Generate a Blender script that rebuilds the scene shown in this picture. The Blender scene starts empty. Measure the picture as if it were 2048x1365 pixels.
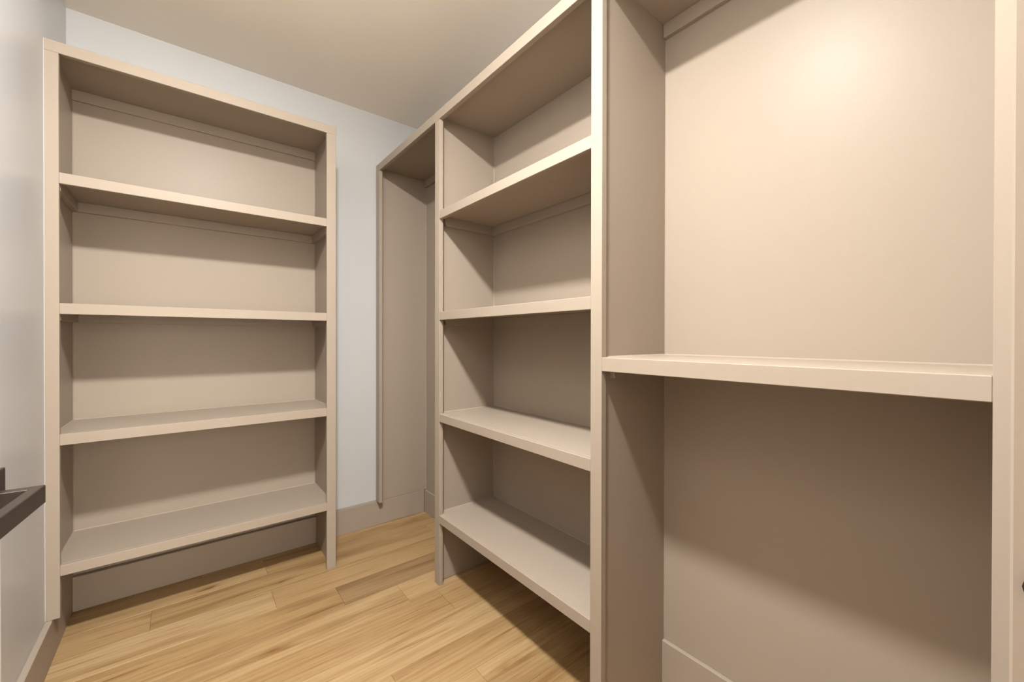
import bpy, bmesh, math, random
from mathutils import Vector, Matrix

random.seed(7)
K = 1.0427                       # measured units -> metres (ceiling at 2.44 m)
sc = bpy.context.scene
COL = sc.collection

# ------------------------------------------------------------------ camera
yaw, pitch, roll = -0.674805, -0.003946, 0.001492
F = Vector((-math.sin(yaw), math.cos(yaw), 0)); R = Vector((math.cos(yaw), math.sin(yaw), 0)); U = Vector((0, 0, 1))
F2 = F*math.cos(pitch) + U*math.sin(pitch); U2 = -F*math.sin(pitch) + U*math.cos(pitch)
R3 = R*math.cos(roll) + U2*math.sin(roll); U3 = -R*math.sin(roll) + U2*math.cos(roll)
cam_d = bpy.data.cameras.new('camera'); cam = bpy.data.objects.new('camera', cam_d); COL.objects.link(cam)
M = Matrix((R3, U3, -F2)).transposed().to_4x4(); M.translation = Vector((0, 0, 1.06283*K))
cam.matrix_world = M
cam_d.sensor_width = 36.0; cam_d.sensor_fit = 'HORIZONTAL'; cam_d.lens = 819.092*36/2048
cam_d.shift_y = -(682.5-680.33)/2048
cam_d.clip_start = 0.01
sc.camera = cam

# ------------------------------------------------------------------ light and exposure
w = bpy.data.worlds.new('hall_daylight'); sc.world = w; w.use_nodes = True
bg = w.node_tree.nodes['Background']; bg.inputs[0].default_value = (1.0, 0.92, 0.82, 1); bg.inputs[1].default_value = 11.4
LAMP = (0.11, 0.50)              # ceiling lamp centre (measured units)
LAMP_EMIT = 1480.0
LAMP_AIM = (-0.17, 0.15, -0.97)    # made-up tilt towards left and back, dims the right wall
LAMP_COL = (1.0, 0.99, 0.97, 1)
sc.view_settings.view_transform = 'Standard'; sc.view_settings.look = 'None'
sc.view_settings.gamma = 1.0; sc.view_settings.use_curve_mapping = False
sc.view_settings.exposure = 0.10
sc.cycles.max_bounces = 16; sc.cycles.diffuse_bounces = 12

# ------------------------------------------------------------------ materials
def newmat(name):
    m = bpy.data.materials.new(name); m.use_nodes = True
    nt = m.node_tree; b = nt.nodes['Principled BSDF']; return m, nt, b
def lin(r, g, b):
    f = lambda c: c/12.92 if c <= 0.04045 else ((c+0.055)/1.055)**2.4
    return (f(r/255), f(g/255), f(b/255), 1)
def N(nt, t, **k):
    n = nt.nodes.new(t)
    for a, v in k.items(): setattr(n, a, v)
    return n
def paint(name, col, rough, bump=0.04, scale=260, spec=0.5, mottle=0.03):
    m, nt, b = newmat(name); L = nt.links
    tc = N(nt, 'ShaderNodeTexCoord')
    n = N(nt, 'ShaderNodeTexNoise'); n.inputs['Scale'].default_value = scale; n.inputs['Detail'].default_value = 3
    L.new(tc.outputs['Object'], n.inputs['Vector'])
    bp = N(nt, 'ShaderNodeBump'); bp.inputs['Strength'].default_value = bump; bp.inputs['Distance'].default_value = 0.002
    L.new(n.outputs['Fac'], bp.inputs['Height']); L.new(bp.outputs['Normal'], b.inputs['Normal'])
    n2 = N(nt, 'ShaderNodeTexNoise'); n2.inputs['Scale'].default_value = 2.2; n2.inputs['Detail'].default_value = 4
    L.new(tc.outputs['Object'], n2.inputs['Vector'])
    mx = N(nt, 'ShaderNodeMix', data_type='RGBA')
    mx.inputs[6].default_value = tuple(c*(1-mottle) for c in col[:3])+(1,); mx.inputs[7].default_value = tuple(min(1, c*(1+mottle)) for c in col[:3])+(1,)
    L.new(n2.outputs['Fac'], mx.inputs[0]); L.new(mx.outputs[2], b.inputs['Base Color'])
    b.inputs['Roughness'].default_value = rough; b.inputs['Specular IOR Level'].default_value = spec
    return m
BEIGE = paint('beige_satin_paint', (0.330, 0.273, 0.215), 0.37, spec=0.11)
WHITE = paint('white_wall_paint', (0.515, 0.512, 0.503), 0.36, bump=0.06, scale=180)
CEIL = paint('ceiling_paint', (0.84, 0.785, 0.70), 0.8, bump=0.08, scale=140, spec=0.2)
HALLP = paint('greige_hall_paint', (0.40, 0.37, 0.33), 0.6)  # darker tone chosen to keep the added room's bounce low
DOORW = paint('white_door_paint', (0.52, 0.50, 0.475), 0.3)

m, nt, b = newmat('dark_bronze_metal'); BRONZE = m
b.inputs['Base Color'].default_value = (0.040, 0.028, 0.020, 1); b.inputs['Metallic'].default_value = 0.55; b.inputs['Roughness'].default_value = 0.34
n = N(nt, 'ShaderNodeTexNoise'); n.inputs['Scale'].default_value = 900
bp = N(nt, 'ShaderNodeBump'); bp.inputs['Strength'].default_value = 0.03; nt.links.new(n.outputs['Fac'], bp.inputs['Height']); nt.links.new(bp.outputs['Normal'], b.inputs['Normal'])

m, nt, b = newmat('lamp_diffuser'); DIFF = m
b.inputs['Base Color'].default_value = (0.9, 0.9, 0.88, 1); b.inputs['Emission Color'].default_value = LAMP_COL; b.inputs['Emission Strength'].default_value = LAMP_EMIT
m, nt, b = newmat('white_lamp_metal'); LAMPW = m
b.inputs['Base Color'].default_value = (0.8, 0.8, 0.78, 1); b.inputs['Roughness'].default_value = 0.4

def wood():
    m, nt, b = newmat('oak_vinyl_plank'); L = nt.links
    tc = N(nt, 'ShaderNodeTexCoord'); oi = N(nt, 'ShaderNodeObjectInfo')
    cmb = N(nt, 'ShaderNodeCombineXYZ')
    def mul(a, k):
        q = N(nt, 'ShaderNodeMath', operation='MULTIPLY'); L.new(a, q.inputs[0]); q.inputs[1].default_value = k; return q.outputs[0]
    L.new(mul(oi.outputs['Random'], 41.0), cmb.inputs[0]); L.new(mul(oi.outputs['Random'], 17.3), cmb.inputs[1]); L.new(mul(oi.outputs['Random'], 9.1), cmb.inputs[2])
    ad = N(nt, 'ShaderNodeVectorMath', operation='ADD'); L.new(tc.outputs['Object'], ad.inputs[0]); L.new(cmb.outputs[0], ad.inputs[1])
    def mapped(sx, sy):
        mp = N(nt, 'ShaderNodeMapping'); mp.inputs['Scale'].default_value = (sx, sy, 1); L.new(ad.outputs[0], mp.inputs['Vector']); return mp.outputs[0]
    def noise(v, s, d, dist=0.0):
        q = N(nt, 'ShaderNodeTexNoise'); q.inputs['Scale'].default_value = s; q.inputs['Detail'].default_value = d; q.inputs['Distortion'].default_value = dist
        L.new(v, q.inputs['Vector']); return q.outputs['Fac']
    def ramp(v, *st):
        r = N(nt, 'ShaderNodeValToRGB'); e = r.color_ramp.elements
        while len(e) < len(st): e.new(0.5)
        for i, (p, c) in enumerate(st): e[i].position = p; e[i].color = c if len(c) == 4 else c+(1,)
        L.new(v, r.inputs[0]); return r.outputs[0]
    def mix(mode, f, a, c):
        q = N(nt, 'ShaderNodeMix', data_type='RGBA', blend_type=mode)
        for s, v in ((0, f), (6, a), (7, c)):
            if isinstance(v, (float, int)): q.inputs[s].default_value = v
            elif isinstance(v, tuple): q.inputs[s].default_value = v
            else: L.new(v, q.inputs[s])
        return q.outputs[2]
    at = N(nt, 'ShaderNodeAttribute', attribute_type='OBJECT', attribute_name='tone')
    base = ramp(at.outputs['Fac'], (0.0, (0.265, 0.168, 0.081)), (0.35, (0.36, 0.231, 0.104)), (0.65, (0.412, 0.277, 0.134)), (1.0, (0.46, 0.331, 0.178)))
    # broad streaks, cathedral grain, fine pores
    streak = noise(mapped(0.7, 9), 1.6, 4, 0.6)
    c1 = mix('MULTIPLY', 1.0, base, ramp(streak, (0.26, (0.66, 0.58, 0.49)), (0.50, (1, 1, 1)), (0.75, (1.06, 1.07, 1.10))))
    wv = N(nt, 'ShaderNodeTexWave', wave_type='BANDS', bands_direction='Y'); wv.inputs['Scale'].default_value = 1.0; wv.inputs['Distortion'].default_value = 9.0
    wv.inputs['Detail'].default_value = 2.5; wv.inputs['Detail Scale'].default_value = 0.8
    L.new(mapped(1.6, 16), wv.inputs['Vector'])
    c2 = mix('MULTIPLY', 0.26, c1, ramp(wv.outputs['Fac'], (0.0, (0.72, 0.64, 0.55)), (0.45, (1, 1, 1)), (1.0, (1.06, 1.06, 1.06))))
    fine = noise(mapped(7, 210), 1.5, 4)
    c3 = mix('MULTIPLY', 0.42, c2, ramp(fine, (0.32, (0.72, 0.66, 0.58)), (0.52, (1, 1, 1)), (0.75, (1.08, 1.08, 1.08))))
    # knots: sparse, stretched along the board
    vo = N(nt, 'ShaderNodeTexVoronoi', feature='F1'); vo.inputs['Scale'].default_value = 1.0; vo.inputs['Randomness'].default_value = 1.0
    ns = N(nt, 'ShaderNodeTexNoise'); ns.inputs['Scale'].default_value = 14; ns.inputs['Detail'].default_value = 3; L.new(ad.outputs[0], ns.inputs['Vector'])
    mv = N(nt, 'ShaderNodeVectorMath', operation='MULTIPLY_ADD'); L.new(ns.outputs['Color'], mv.inputs[0]); mv.inputs[1].default_value = (0.25, 0.25, 0); L.new(mapped(2.3, 6.6), mv.inputs[2])
    L.new(mv.outputs[0], vo.inputs['Vector'])
    c4 = mix('MULTIPLY', 1.0, c3, ramp(vo.outputs['Distance'], (0.0, (0.24, 0.15, 0.08)), (0.028, (0.45, 0.34, 0.23)), (0.07, (0.82, 0.74, 0.64)), (0.16, (1, 1, 1))))
    fleck = noise(mapped(1.1, 26), 1.9, 5, 0.8)
    c5 = mix('MULTIPLY', 1.0, c4, ramp(fleck, (0.24, (0.50, 0.38, 0.27)), (0.36, (0.86, 0.80, 0.73)), (0.45, (1, 1, 1))))
    L.new(c5, b.inputs['Base Color'])
    b.inputs['Roughness'].default_value = 0.46; b.inputs['Specular IOR Level'].default_value = 0.4
    bp = N(nt, 'ShaderNodeBump'); bp.inputs['Strength'].default_value = 0.12; bp.inputs['Distance'].default_value = 0.001
    L.new(fine, bp.inputs['Height']); L.new(bp.outputs['Normal'], b.inputs['Normal'])
    return m
WOOD = wood()
m, nt, b = newmat('plank_joint'); JOINT = m
b.inputs['Base Color'].default_value = (0.16, 0.095, 0.04, 1); b.inputs['Roughness'].default_value = 0.9
n = N(nt, 'ShaderNodeTexNoise'); n.inputs['Scale'].default_value = 60
bp = N(nt, 'ShaderNodeBump'); bp.inputs['Strength'].default_value = 0.1; nt.links.new(n.outputs['Fac'], bp.inputs['Height']); nt.links.new(bp.outputs['Normal'], b.inputs['Normal'])

# ------------------------------------------------------------------ mesh helpers (coordinates in measured units)
def prism(bm, pts, axis, a0, a1, bev=0.0):
    """extrude a polygon (list of 2-D points in the two other axes) along axis"""
    def mk(p, a):
        v = [0, 0, 0]; o = [i for i in range(3) if i != axis]
        v[o[0]], v[o[1]] = p; v[axis] = a
        return bm.verts.new([c*K for c in v])
    A = [mk(p, a0) for p in pts]; B = [mk(p, a1) for p in pts]; n = len(pts)
    fs = [bm.faces.new(A), bm.faces.new(list(reversed(B)))]
    for i in range(n):
        j = (i+1) % n; fs.append(bm.faces.new((A[j], A[i], B[i], B[j])))
    bmesh.ops.recalc_face_normals(bm, faces=fs)
    if bev:
        es = {e for f in fs for e in f.edges}
        bmesh.ops.bevel(bm, geom=list(es), offset=bev*K, segments=1, affect='EDGES', profile=0.5)
def boxm(x0, x1, y0, y1, z0, z1, bev=0.0008):
    bm = bmesh.new(); prism(bm, [(x0, y0), (x1, y0), (x1, y1), (x0, y1)], 2, z0, z1, bev); return bm
def link(name, bm, mat, parent=None, smooth=False):
    me = bpy.data.meshes.new(name); bm.to_mesh(me); bm.free(); me.materials.append(mat)
    if smooth:
        for p in me.polygons: p.use_smooth = True
    o = bpy.data.objects.new(name, me); COL.objects.link(o)
    if parent: 
        o.parent = parent
        o.matrix_parent_inverse = Matrix.Translation(-parent.location) if parent.type == 'EMPTY' else Matrix.Identity(4)
    return o
def tag(o, label, cat, kind=None, group=None):
    o['label'] = label; o['category'] = cat
    if kind: o['kind'] = kind
    if group: o['group'] = group
    return o
def empty(name, loc, label, cat, kind=None):
    o = bpy.data.objects.new(name, None); COL.objects.link(o); o.location = Vector(loc)*K; o.empty_display_size = 0.1
    return tag(o, label, cat, kind)
def box(name, par, x0, x1, y0, y1, z0, z1, mat=None, bev=0.0008):
    return link(name, boxm(x0, x1, y0, y1, z0, z1, bev), mat or BEIGE, par)

# ------------------------------------------------------------------ measured planes
XW, XR_WALL = -0.356, 1.166            # left wall, right wall
YB, YF = 2.3197, -0.0095               # back wall, inner face of front wall
ZC = 2.3404; ZBB = 0.134
DX0, DX1, DZ = -0.270, 0.450, 1.955    # door opening

# ------------------------------------------------------------------ room shell
tag(link('wall_back', boxm(XW-0.1, XR_WALL+0.1, YB, YB+0.1, -0.05, ZC+0.05, 0), WHITE), 'white back wall of the closet behind the shelves', 'wall', 'structure')
tag(link('wall_left', boxm(XW-0.1, XW, YF-0.12, YB, -0.05, ZC+0.05, 0), WHITE), 'off-white left wall beside the narrow shelf unit', 'wall', 'structure')
tag(link('wall_right', boxm(XR_WALL, XR_WALL+0.1, YF-0.12, YB, -0.05, ZC+0.05, 0), WHITE), 'right wall hidden behind the long beige shelving', 'wall', 'structure')
bm = bmesh.new()
prism(bm, [(XW, -0.02), (DX0-0.015, -0.02), (DX0-0.015, DZ+0.015), (DX1+0.015, DZ+0.015), (DX1+0.015, -0.02), (XR_WALL, -0.02), (XR_WALL, ZC+0.05), (XW, ZC+0.05)], 1, YF-0.12, YF)
tag(link('wall_front', bm, WHITE), 'front wall with the doorway the view looks in from', 'wall', 'structure')
tag(link('ceiling', boxm(XW-0.1, XR_WALL+0.1, YF-0.12, YB+0.1, ZC, ZC+0.1, 0), CEIL), 'flat off-white closet ceiling', 'ceiling', 'structure')

# unseen room added behind the camera; its shell and window opening steer the daylight
HX0, HX1, HY = -1.15, 1.25, -2.20
yo = YF - 0.12
tag(link('wall_left', boxm(HX0-0.1, HX0, HY, yo, -0.05, ZC+0.05, 0), HALLP), 'greige left wall of the added, unseen room behind the doorway', 'wall', 'structure')
tag(link('wall_right', boxm(HX1, HX1+0.1, HY, yo, -0.05, ZC+0.05, 0), HALLP), 'greige right wall of the added, unseen room behind the doorway', 'wall', 'structure')
tag(link('ceiling', boxm(HX0-0.1, HX1+0.1, HY-0.1, yo, ZC, ZC+0.1, 0), CEIL), 'ceiling of the added, unseen room behind the doorway', 'ceiling', 'structure')
tag(link('wall_front', boxm(HX0-0.1, XW-0.1, yo, yo+0.11, -0.05, ZC+0.05, 0), HALLP), 'greige wall left of the doorway in the added, unseen room behind it', 'wall', 'structure')
WX0, WX1, WZ0, WZ1 = -0.25, 1.15, 0.25, 2.15  # added opening, shifted right to aim fill at the left unit
bm = bmesh.new()
prism(bm, [(HX0-0.1, -0.05), (HX1+0.1, -0.05), (HX1+0.1, WZ0), (WX0, WZ0), (WX0, WZ1), (WX1, WZ1), (WX1, WZ0+0.0002), (HX1+0.1, WZ0+0.0002), (HX1+0.1, ZC+0.05), (HX0-0.1, ZC+0.05)], 1, HY-0.1, HY)
tag(link('wall_back', bm, HALLP), 'greige wall of the added, unseen room, with an opening that aims daylight', 'wall', 'structure')

# floor: subfloor slab, each board a child
YH = -2.30
floor = tag(link('floor', boxm(-1.25, 1.35, YH, YB+0.1, -0.06, -0.0025, 0), JOINT), 'light oak plank floor running parallel to the back wall', 'floor', 'structure')
W = 0.1459; LEN = 1.17
known = {2: (0.292, None), 1: (-0.10, None), 0: (0.283, None), -1: (0.50, None), -2: (0.711, None), -3: (-0.34, None), -4: (0.12, None), -5: (0.508, None), -6: (0.73, None)}
tones = {(2, 0): .62, (2, 1): .40, (1, 0): .50, (1, 1): .46, (0, 0): .80, (0, 1): .42, (-1, 0): .46, (-1, 1): .10, (-2, 0): .66, (-2, 1): .62, (-3, 1): .36, (-3, 0): .4, (-4, 1): .70, (-4, 0): .5,
         (-5, 0): .62, (-5, 1): .46, (-6, 0): .52, (-6, 1): .68}
r = 3
while True:
    y0 = 1.827 + W*r; y1 = y0 + W
    if y1 < YH: break
    yy0, yy1 = max(y0, YH), min(y1, YB)
    if yy1 - yy0 > 0.005:
        j = known[r][0] if r in known else random.uniform(-0.3, 0.8)
        cuts = [j]
        xa, xb = (XW, XR_WALL) if y1 > yo else (HX0, HX1)
        while cuts[0] > xa: cuts.insert(0, cuts[0]-LEN)
        while cuts[-1] < xb: cuts.append(cuts[-1]+LEN)
        for i in range(len(cuts)-1):
            a, c = max(cuts[i], xa), min(cuts[i+1], xb)
            if c - a < 0.01: continue
            g = 0.0004
            o = link('plank', boxm(a+g, c-g, yy0+g, yy1-g, -0.006, 0.0, 0.0004), WOOD, floor)
            side = 0 if cuts[i+1] <= j+1e-6 else 1
            o['tone'] = float(tones.get((r, side), random.uniform(0.3, 0.8)))
    r -= 1

# baseboards (beige)
def bb(name, x0, x1, y0, y1, label):
    return tag(link(name, boxm(x0, x1, y0, y1, 0.0, ZBB, 0.0015), BEIGE), label, 'baseboard', 'structure')
bb('baseboard_left', XW, -0.339, YF, YB, 'beige baseboard along the left wall')
bb('baseboard_back', -0.339, 1.1473, 2.2915, YB, 'beige baseboard along the white back wall')
bb('baseboard_right', 1.1473, 1.160, 1.602, 2.2915, 'beige baseboard inside the narrow hanging bay')
bb('baseboard_right', 1.1473, 1.160, 0.7123, 1.5895, 'beige baseboard in the shadow under the lowest middle shelf')
bb('baseboard_right', 1.1473, 1.160, 0.0095, 0.6933, 'beige baseboard at the bottom of the wide open bay on the right')

# doorway: jambs, casing, open door
jr = tag(link('trim_1', boxm(DX1, DX1+0.015, YF-0.125, YF, 0, DZ, 0.001), BEIGE), 'beige right door jamb with a dark strike plate', 'door jamb', 'structure')
tag(link('trim_2', boxm(DX0-0.015, DX0, YF-0.125, YF, 0, DZ, 0.001), BEIGE), 'beige left door jamb on the hinge side', 'door jamb', 'structure')
tag(link('trim_3', boxm(DX0-0.015, DX1+0.015, YF-0.125, YF, DZ, DZ+0.015, 0.001), BEIGE), 'beige head jamb over the doorway', 'door jamb', 'structure')
bm = bmesh.new()
a, c, d = DX0-0.005, DX1+0.005, DZ+0.005
prism(bm, [(a, 0), (a, d), (c, d), (c, 0), (c+0.06, 0), (c+0.06, d+0.06), (a-0.06, d+0.06), (a-0.06, 0)], 1, YF, 0.0056, 0.0015)
tag(link('trim_4', bm, BEIGE), 'beige flat door casing at the right edge of the view', 'door casing', 'structure')
# strike plate on the right jamb
bm = bmesh.new(); prism(bm, [(-0.050, 0.866), (-0.014, 0.866), (-0.014, 0.884), (-0.0055, 0.884), (-0.001, 0.888), (0.0002, 0.893), (-0.001, 0.898), (-0.0055, 0.9025), (-0.014, 0.9025), (-0.014, 0.921), (-0.050, 0.921)], 0, DX1-0.0012, DX1+0.0002)
link('strike_plate', bm, BRONZE, jr)

# door leaf standing open against the left side, with a square lever
ang = math.atan2(0.095, 0.9955)
ax = Vector((math.sin(ang), math.cos(ang), 0)); nx = Vector((math.cos(ang), -math.sin(ang), 0))
Cc = Vector((-0.1201, 0.6766, 0.0))                 # far outer corner of the lever
sp = Cc - ax*0.0062                                 # spindle line, on the outer plane of the bar
def dbox(name, par, a0, a1, n0, n1, z0, z1, mat, bev=0.0008):
    """box in the door frame: a along the leaf away from the hinge, n out of the leaf (0 = outer plane of the bar)"""
    bm = bmesh.new(); vs = []
    q = [sp + ax*aa + nx*nn for aa, nn in ((a0, n0), (a1, n0), (a1, n1), (a0, n1))]
    prism(bm, [(p.x, p.y) for p in q], 2, z0, z1, bev)
    return link(name, bm, mat, par)
door = dbox('door_1', None, -0.668, 0.0472, -0.046-0.034, -0.046, 0.010, DZ-0.004, DOORW, 0.0015)
tag(door, 'white door standing open against the left wall', 'door', 'structure')
hd = dbox('door_handle', door, -0.115, 0.0062, -0.010, 0.0, 0.880, 0.900, BRONZE, 0.0007)
hd['label'] = 'dark bronze square lever handle'
dbox('lever_neck', hd, -0.0062, 0.0062, -0.038, -0.0095, 0.8802, 0.8998, BRONZE, 0.0006)
dbox('rosette', hd, -0.030, 0.030, -0.046, -0.037, 0.860, 0.9195, BRONZE, 0.0008)
for z in (0.18, 0.95, 1.75):
    bm = bmesh.new(); p = sp - ax*0.671 + nx*(-0.080)
    bmesh.ops.create_cone(bm, cap_ends=True, segments=12, radius1=0.006*K, radius2=0.006*K, depth=0.085*K, matrix=Matrix.Translation(Vector((p.x, p.y, z))*K))
    link('hinge', bm, BRONZE, door)

# ------------------------------------------------------------------ left shelf unit
UL = empty('shelf_unit', (0.09, 2.15, 0), 'beige built-in shelf unit with four shelves on the white back wall at left', 'shelving unit')
xo0, xi0, xi1, xo1 = -0.356, -0.3222, 0.5084, 0.5481
xp0, xp1 = -0.3387, 0.5328
yf, yfb, yb = 1.9889, 2.0079, 2.3120
Z_TOP0, Z_TOP1, Z_UND = 2.0, 2.0375, 2.0262
box('stile', UL, xo0, xi0, yf, yfb, ZBB+0.0005, Z_TOP0, bev=0.001)
box('stile', UL, xi1, xo1, yf, yfb, 0.0, Z_TOP0, bev=0.001)
box('top_rail', UL, xo0, xo1, yf, yfb, Z_TOP0, Z_TOP1, bev=0.001)
box('side_panel', UL, xo0, xp0, yfb, yb, ZBB+0.0005, Z_UND)
bm = bmesh.new(); prism(bm, [(yfb, 0), (2.2912, 0), (2.2912, ZBB+0.001), (yb, ZBB+0.001), (yb, Z_UND), (yfb, Z_UND)], 0, xp1, xo1, 0.0008)
link('side_panel', bm, BEIGE, UL)
box('back_panel', UL, xo0, xo1, yb, YB-0.0002, ZBB+0.001, Z_TOP1)
box('top_panel', UL, xo0, xo1, yfb, yb, Z_UND, Z_TOP1)
box('cleat', UL, xp0, xp1, yb-0.009, yb, Z_UND-0.042, Z_UND, bev=0.0012)
# bead of white caulk where the frame meets the wall
box('caulk_bead', UL, xo0, xo0+0.0015, yf-0.0012, yf+0.0005, ZBB+0.001, Z_TOP1, WHITE, 0.0005)
def tri_bead(par, axis, a0, a1, p, q, s=0.003):
    """small quarter bead in an inner corner p (2-D in the other axes), opening towards signs q"""
    bm = bmesh.new(); prism(bm, [p, (p[0]+q[0]*s, p[1]), (p[0], p[1]+q[1]*s)], axis, a0, a1); return link('caulk_bead', bm, BEIGE, par)
SL = [(1.6088, 1.5724), (1.1772, 1.1409), (0.7424, 0.7050), (0.3066, 0.2718)]
for i, (zt, zb) in enumerate(SL):
    sh = box('shelf', UL, xp0, xp1, yfb, yb, zt-0.018, zt)
    box('shelf_nosing', sh, xi0, xi1, yf, yfb, zb, zt, bev=0.0012)
    box('cleat', sh, xp0, xp1, yb-0.012, yb, zt-0.056, zt-0.018, bev=0.0012)
    if i < 3:
        box('cleat', sh, xp0, xp0+0.017, yfb, yb-0.012, zt-0.056, zt-0.018, bev=0.0012)
        box('cleat', sh, xp1-0.017, xp1, yfb, yb-0.012, zt-0.056, zt-0.018, bev=0.0012)
    tri_bead(sh, 0, xp0, xp1, (yb, zt), (-1, 1)); tri_bead(sh, 1, yfb, yb, (xp0, zt), (1, 1)); tri_bead(sh, 1, yfb, yb, (xp1, zt), (-1, 1))
zs = [Z_UND] + [s[0]-0.056 for s in SL]; tops = [s[0] for s in SL] 
for k in range(4):
    hi = Z_UND-0.042 if k == 0 else SL[k-1][0]-0.056; lo = SL[k][0]
    tri_bead(UL, 2, lo, hi, (xp0, yb), (1, -1)); tri_bead(UL, 2, lo, hi, (xp1, yb), (-1, -1))

# ------------------------------------------------------------------ right shelving (three bays)
UR = empty('built_in_shelving', (1.0, 1.1, 0), 'long beige built-in shelving of three bays filling the right wall', 'shelving unit')
X0, X0b, XB = 0.8505, 0.8695, 1.1600
yE0, yE1 = 2.2500, 2.2972; yM0, yM1 = 1.5607, 1.5997; yN0, yN1 = 0.6887, 0.7260; yF0, yF1 = YF+0.0002, 0.0259
pM0, pM1 = 1.5895, 1.6020; pN0, pN1 = 0.6933, 0.7123; pF1 = 0.0095
ZR1 = 2.0400; ZRU = 2.0235
box('stile', UR, X0, X0b, yE0, yE1, 0.1375, Z_TOP0, bev=0.001)
box('stile', UR, X0, X0b, yM0, yM1, 0, Z_TOP0, bev=0.001)
box('stile', UR, X0, X0b, yN0, yN1, 0, Z_TOP0, bev=0.001)
box('stile', UR, X0, X0b, yF0, yF1, 0, Z_TOP0, bev=0.001)
box('top_rail', UR, X0, X0b, yF0, yE1, Z_TOP0, ZR1, bev=0.001)
box('end_panel', UR, X0b, XB, 2.2932, YB-0.0002, ZBB+0.0012, ZRU)
box('divider_panel', UR, X0b, XB, pM0, pM1, 0.002, ZRU)
box('divider_panel', UR, X0b, XB, pN0, pN1, 0, ZRU)
box('end_panel', UR, X0b, XB, yF0, pF1, 0, ZRU)
for y0, y1 in ((pM1, 2.2932), (pN1, pM0), (pF1, pN0)):
    box('back_panel', UR, XB, XR_WALL-0.0002, y0, y1, 0, ZRU)
box('top_panel', UR, X0b, XR_WALL-0.0002, yF0, YB-0.0002, ZRU, ZR1)
for y0, y1 in ((pM1+0.001, 2.2900), (pF1, pN0-0.001)):
    box('cleat', UR, XB-0.016, XB, y0, y1, ZRU-0.042, ZRU, bev=0.0012)
def rshelf(ya, yb_, na, nb, zt, zb, beads=True):
    sh = box('shelf', UR, X0b, XB, ya, yb_, zt-0.018, zt)
    box('shelf_nosing', sh, X0, X0b, na, nb, zb, zt, bev=0.0012)
    box('cleat', sh, XB-0.017, XB, ya, yb_, zt-0.056, zt-0.018, bev=0.0012)
    xs = X0b+0.012
    for y0, y1 in ((ya, ya+0.017), (yb_-0.017, yb_)):
        bm = bmesh.new(); prism(bm, [(xs, zt-0.018), (XB-0.017, zt-0.018), (XB-0.017, zt-0.056), (xs+0.010, zt-0.056)], 1, y0, y1, 0.001)
        link('cleat', bm, BEIGE, sh)
    tri_bead(sh, 1, ya, yb_, (XB, zt), (-1, 1)); tri_bead(sh, 0, X0b, XB, (yb_, zt), (-1, 1))
    return sh
SR = [(1.6081, 1.5725), (1.1762, 1.1405), (0.7389, 0.7045), (0.3046, 0.2689)]
for zt, zb in SR: rshelf(pN1, pM0, yN1, yM0, zt, zb)
rshelf(pF1, pN0, yF1, yN0, 1.0132, 0.9769)
for y, s, segs in ((pM0, -1, [(0.0, 0.2486)] + [(SR[k+1][0], SR[k][0]-0.056) for k in (2, 1, 0)] + [(SR[0][0], ZRU)]), (pN0, -1, [(ZBB, 0.957), (1.0132, ZRU-0.042)])):
    for lo, hi in segs: tri_bead(UR, 2, lo, hi, (XB, y), (-1, s), 0.0022)
tri_bead(UR, 2, ZBB, ZRU, (XB, 2.2932), (-1, -1), 0.0022)

# ------------------------------------------------------------------ ceiling lamp (above the frame, it lights the closet)
CL = empty('ceiling_light', (LAMP[0], LAMP[1], ZC), 'round white ceiling light above the closet floor, with a made-up tilt', 'ceiling light')
bm = bmesh.new()
bmesh.ops.create_cone(bm, cap_ends=True, segments=48, radius1=0.080*K, radius2=0.084*K, depth=0.012*K, matrix=Matrix.Translation(Vector((LAMP[0], LAMP[1], ZC-0.0061))*K))
link('lamp_base', bm, LAMPW, CL, True)
tilt = Vector((0, 0, -1)).rotation_difference(Vector(LAMP_AIM).normalized()).to_matrix().to_4x4()
HM = Matrix.Translation(Vector((LAMP[0], LAMP[1], ZC-0.046))*K) @ tilt
bm = bmesh.new()                                             # shallow tilted head
bmesh.ops.create_cone(bm, cap_ends=True, segments=48, radius1=0.076*K, radius2=0.070*K, depth=0.014*K, matrix=HM @ Matrix.Translation((0, 0, 0.0075*K)))
head = link('lamp_head', bm, LAMPW, CL, True)
bm = bmesh.new()
bmesh.ops.create_cone(bm, cap_ends=True, segments=20, radius1=0.012*K, radius2=0.012*K, depth=0.030*K, matrix=Matrix.Translation(Vector((LAMP[0], LAMP[1], ZC-0.026))*K))
link('added_swivel_neck', bm, LAMPW, CL, True)  # unseen swivel, added to carry the made-up tilt
bm = bmesh.new()
bmesh.ops.create_uvsphere(bm, u_segments=40, v_segments=20, radius=1.0)
bmesh.ops.delete(bm, geom=[v for v in bm.verts if v.co.z > 0.01], context='VERTS')
for v in bm.verts: v.co = HM @ Vector((v.co.x*0.070*K, v.co.y*0.070*K, v.co.z*0.014*K))
link('lamp_diffuser', bm, DIFF, head, True)
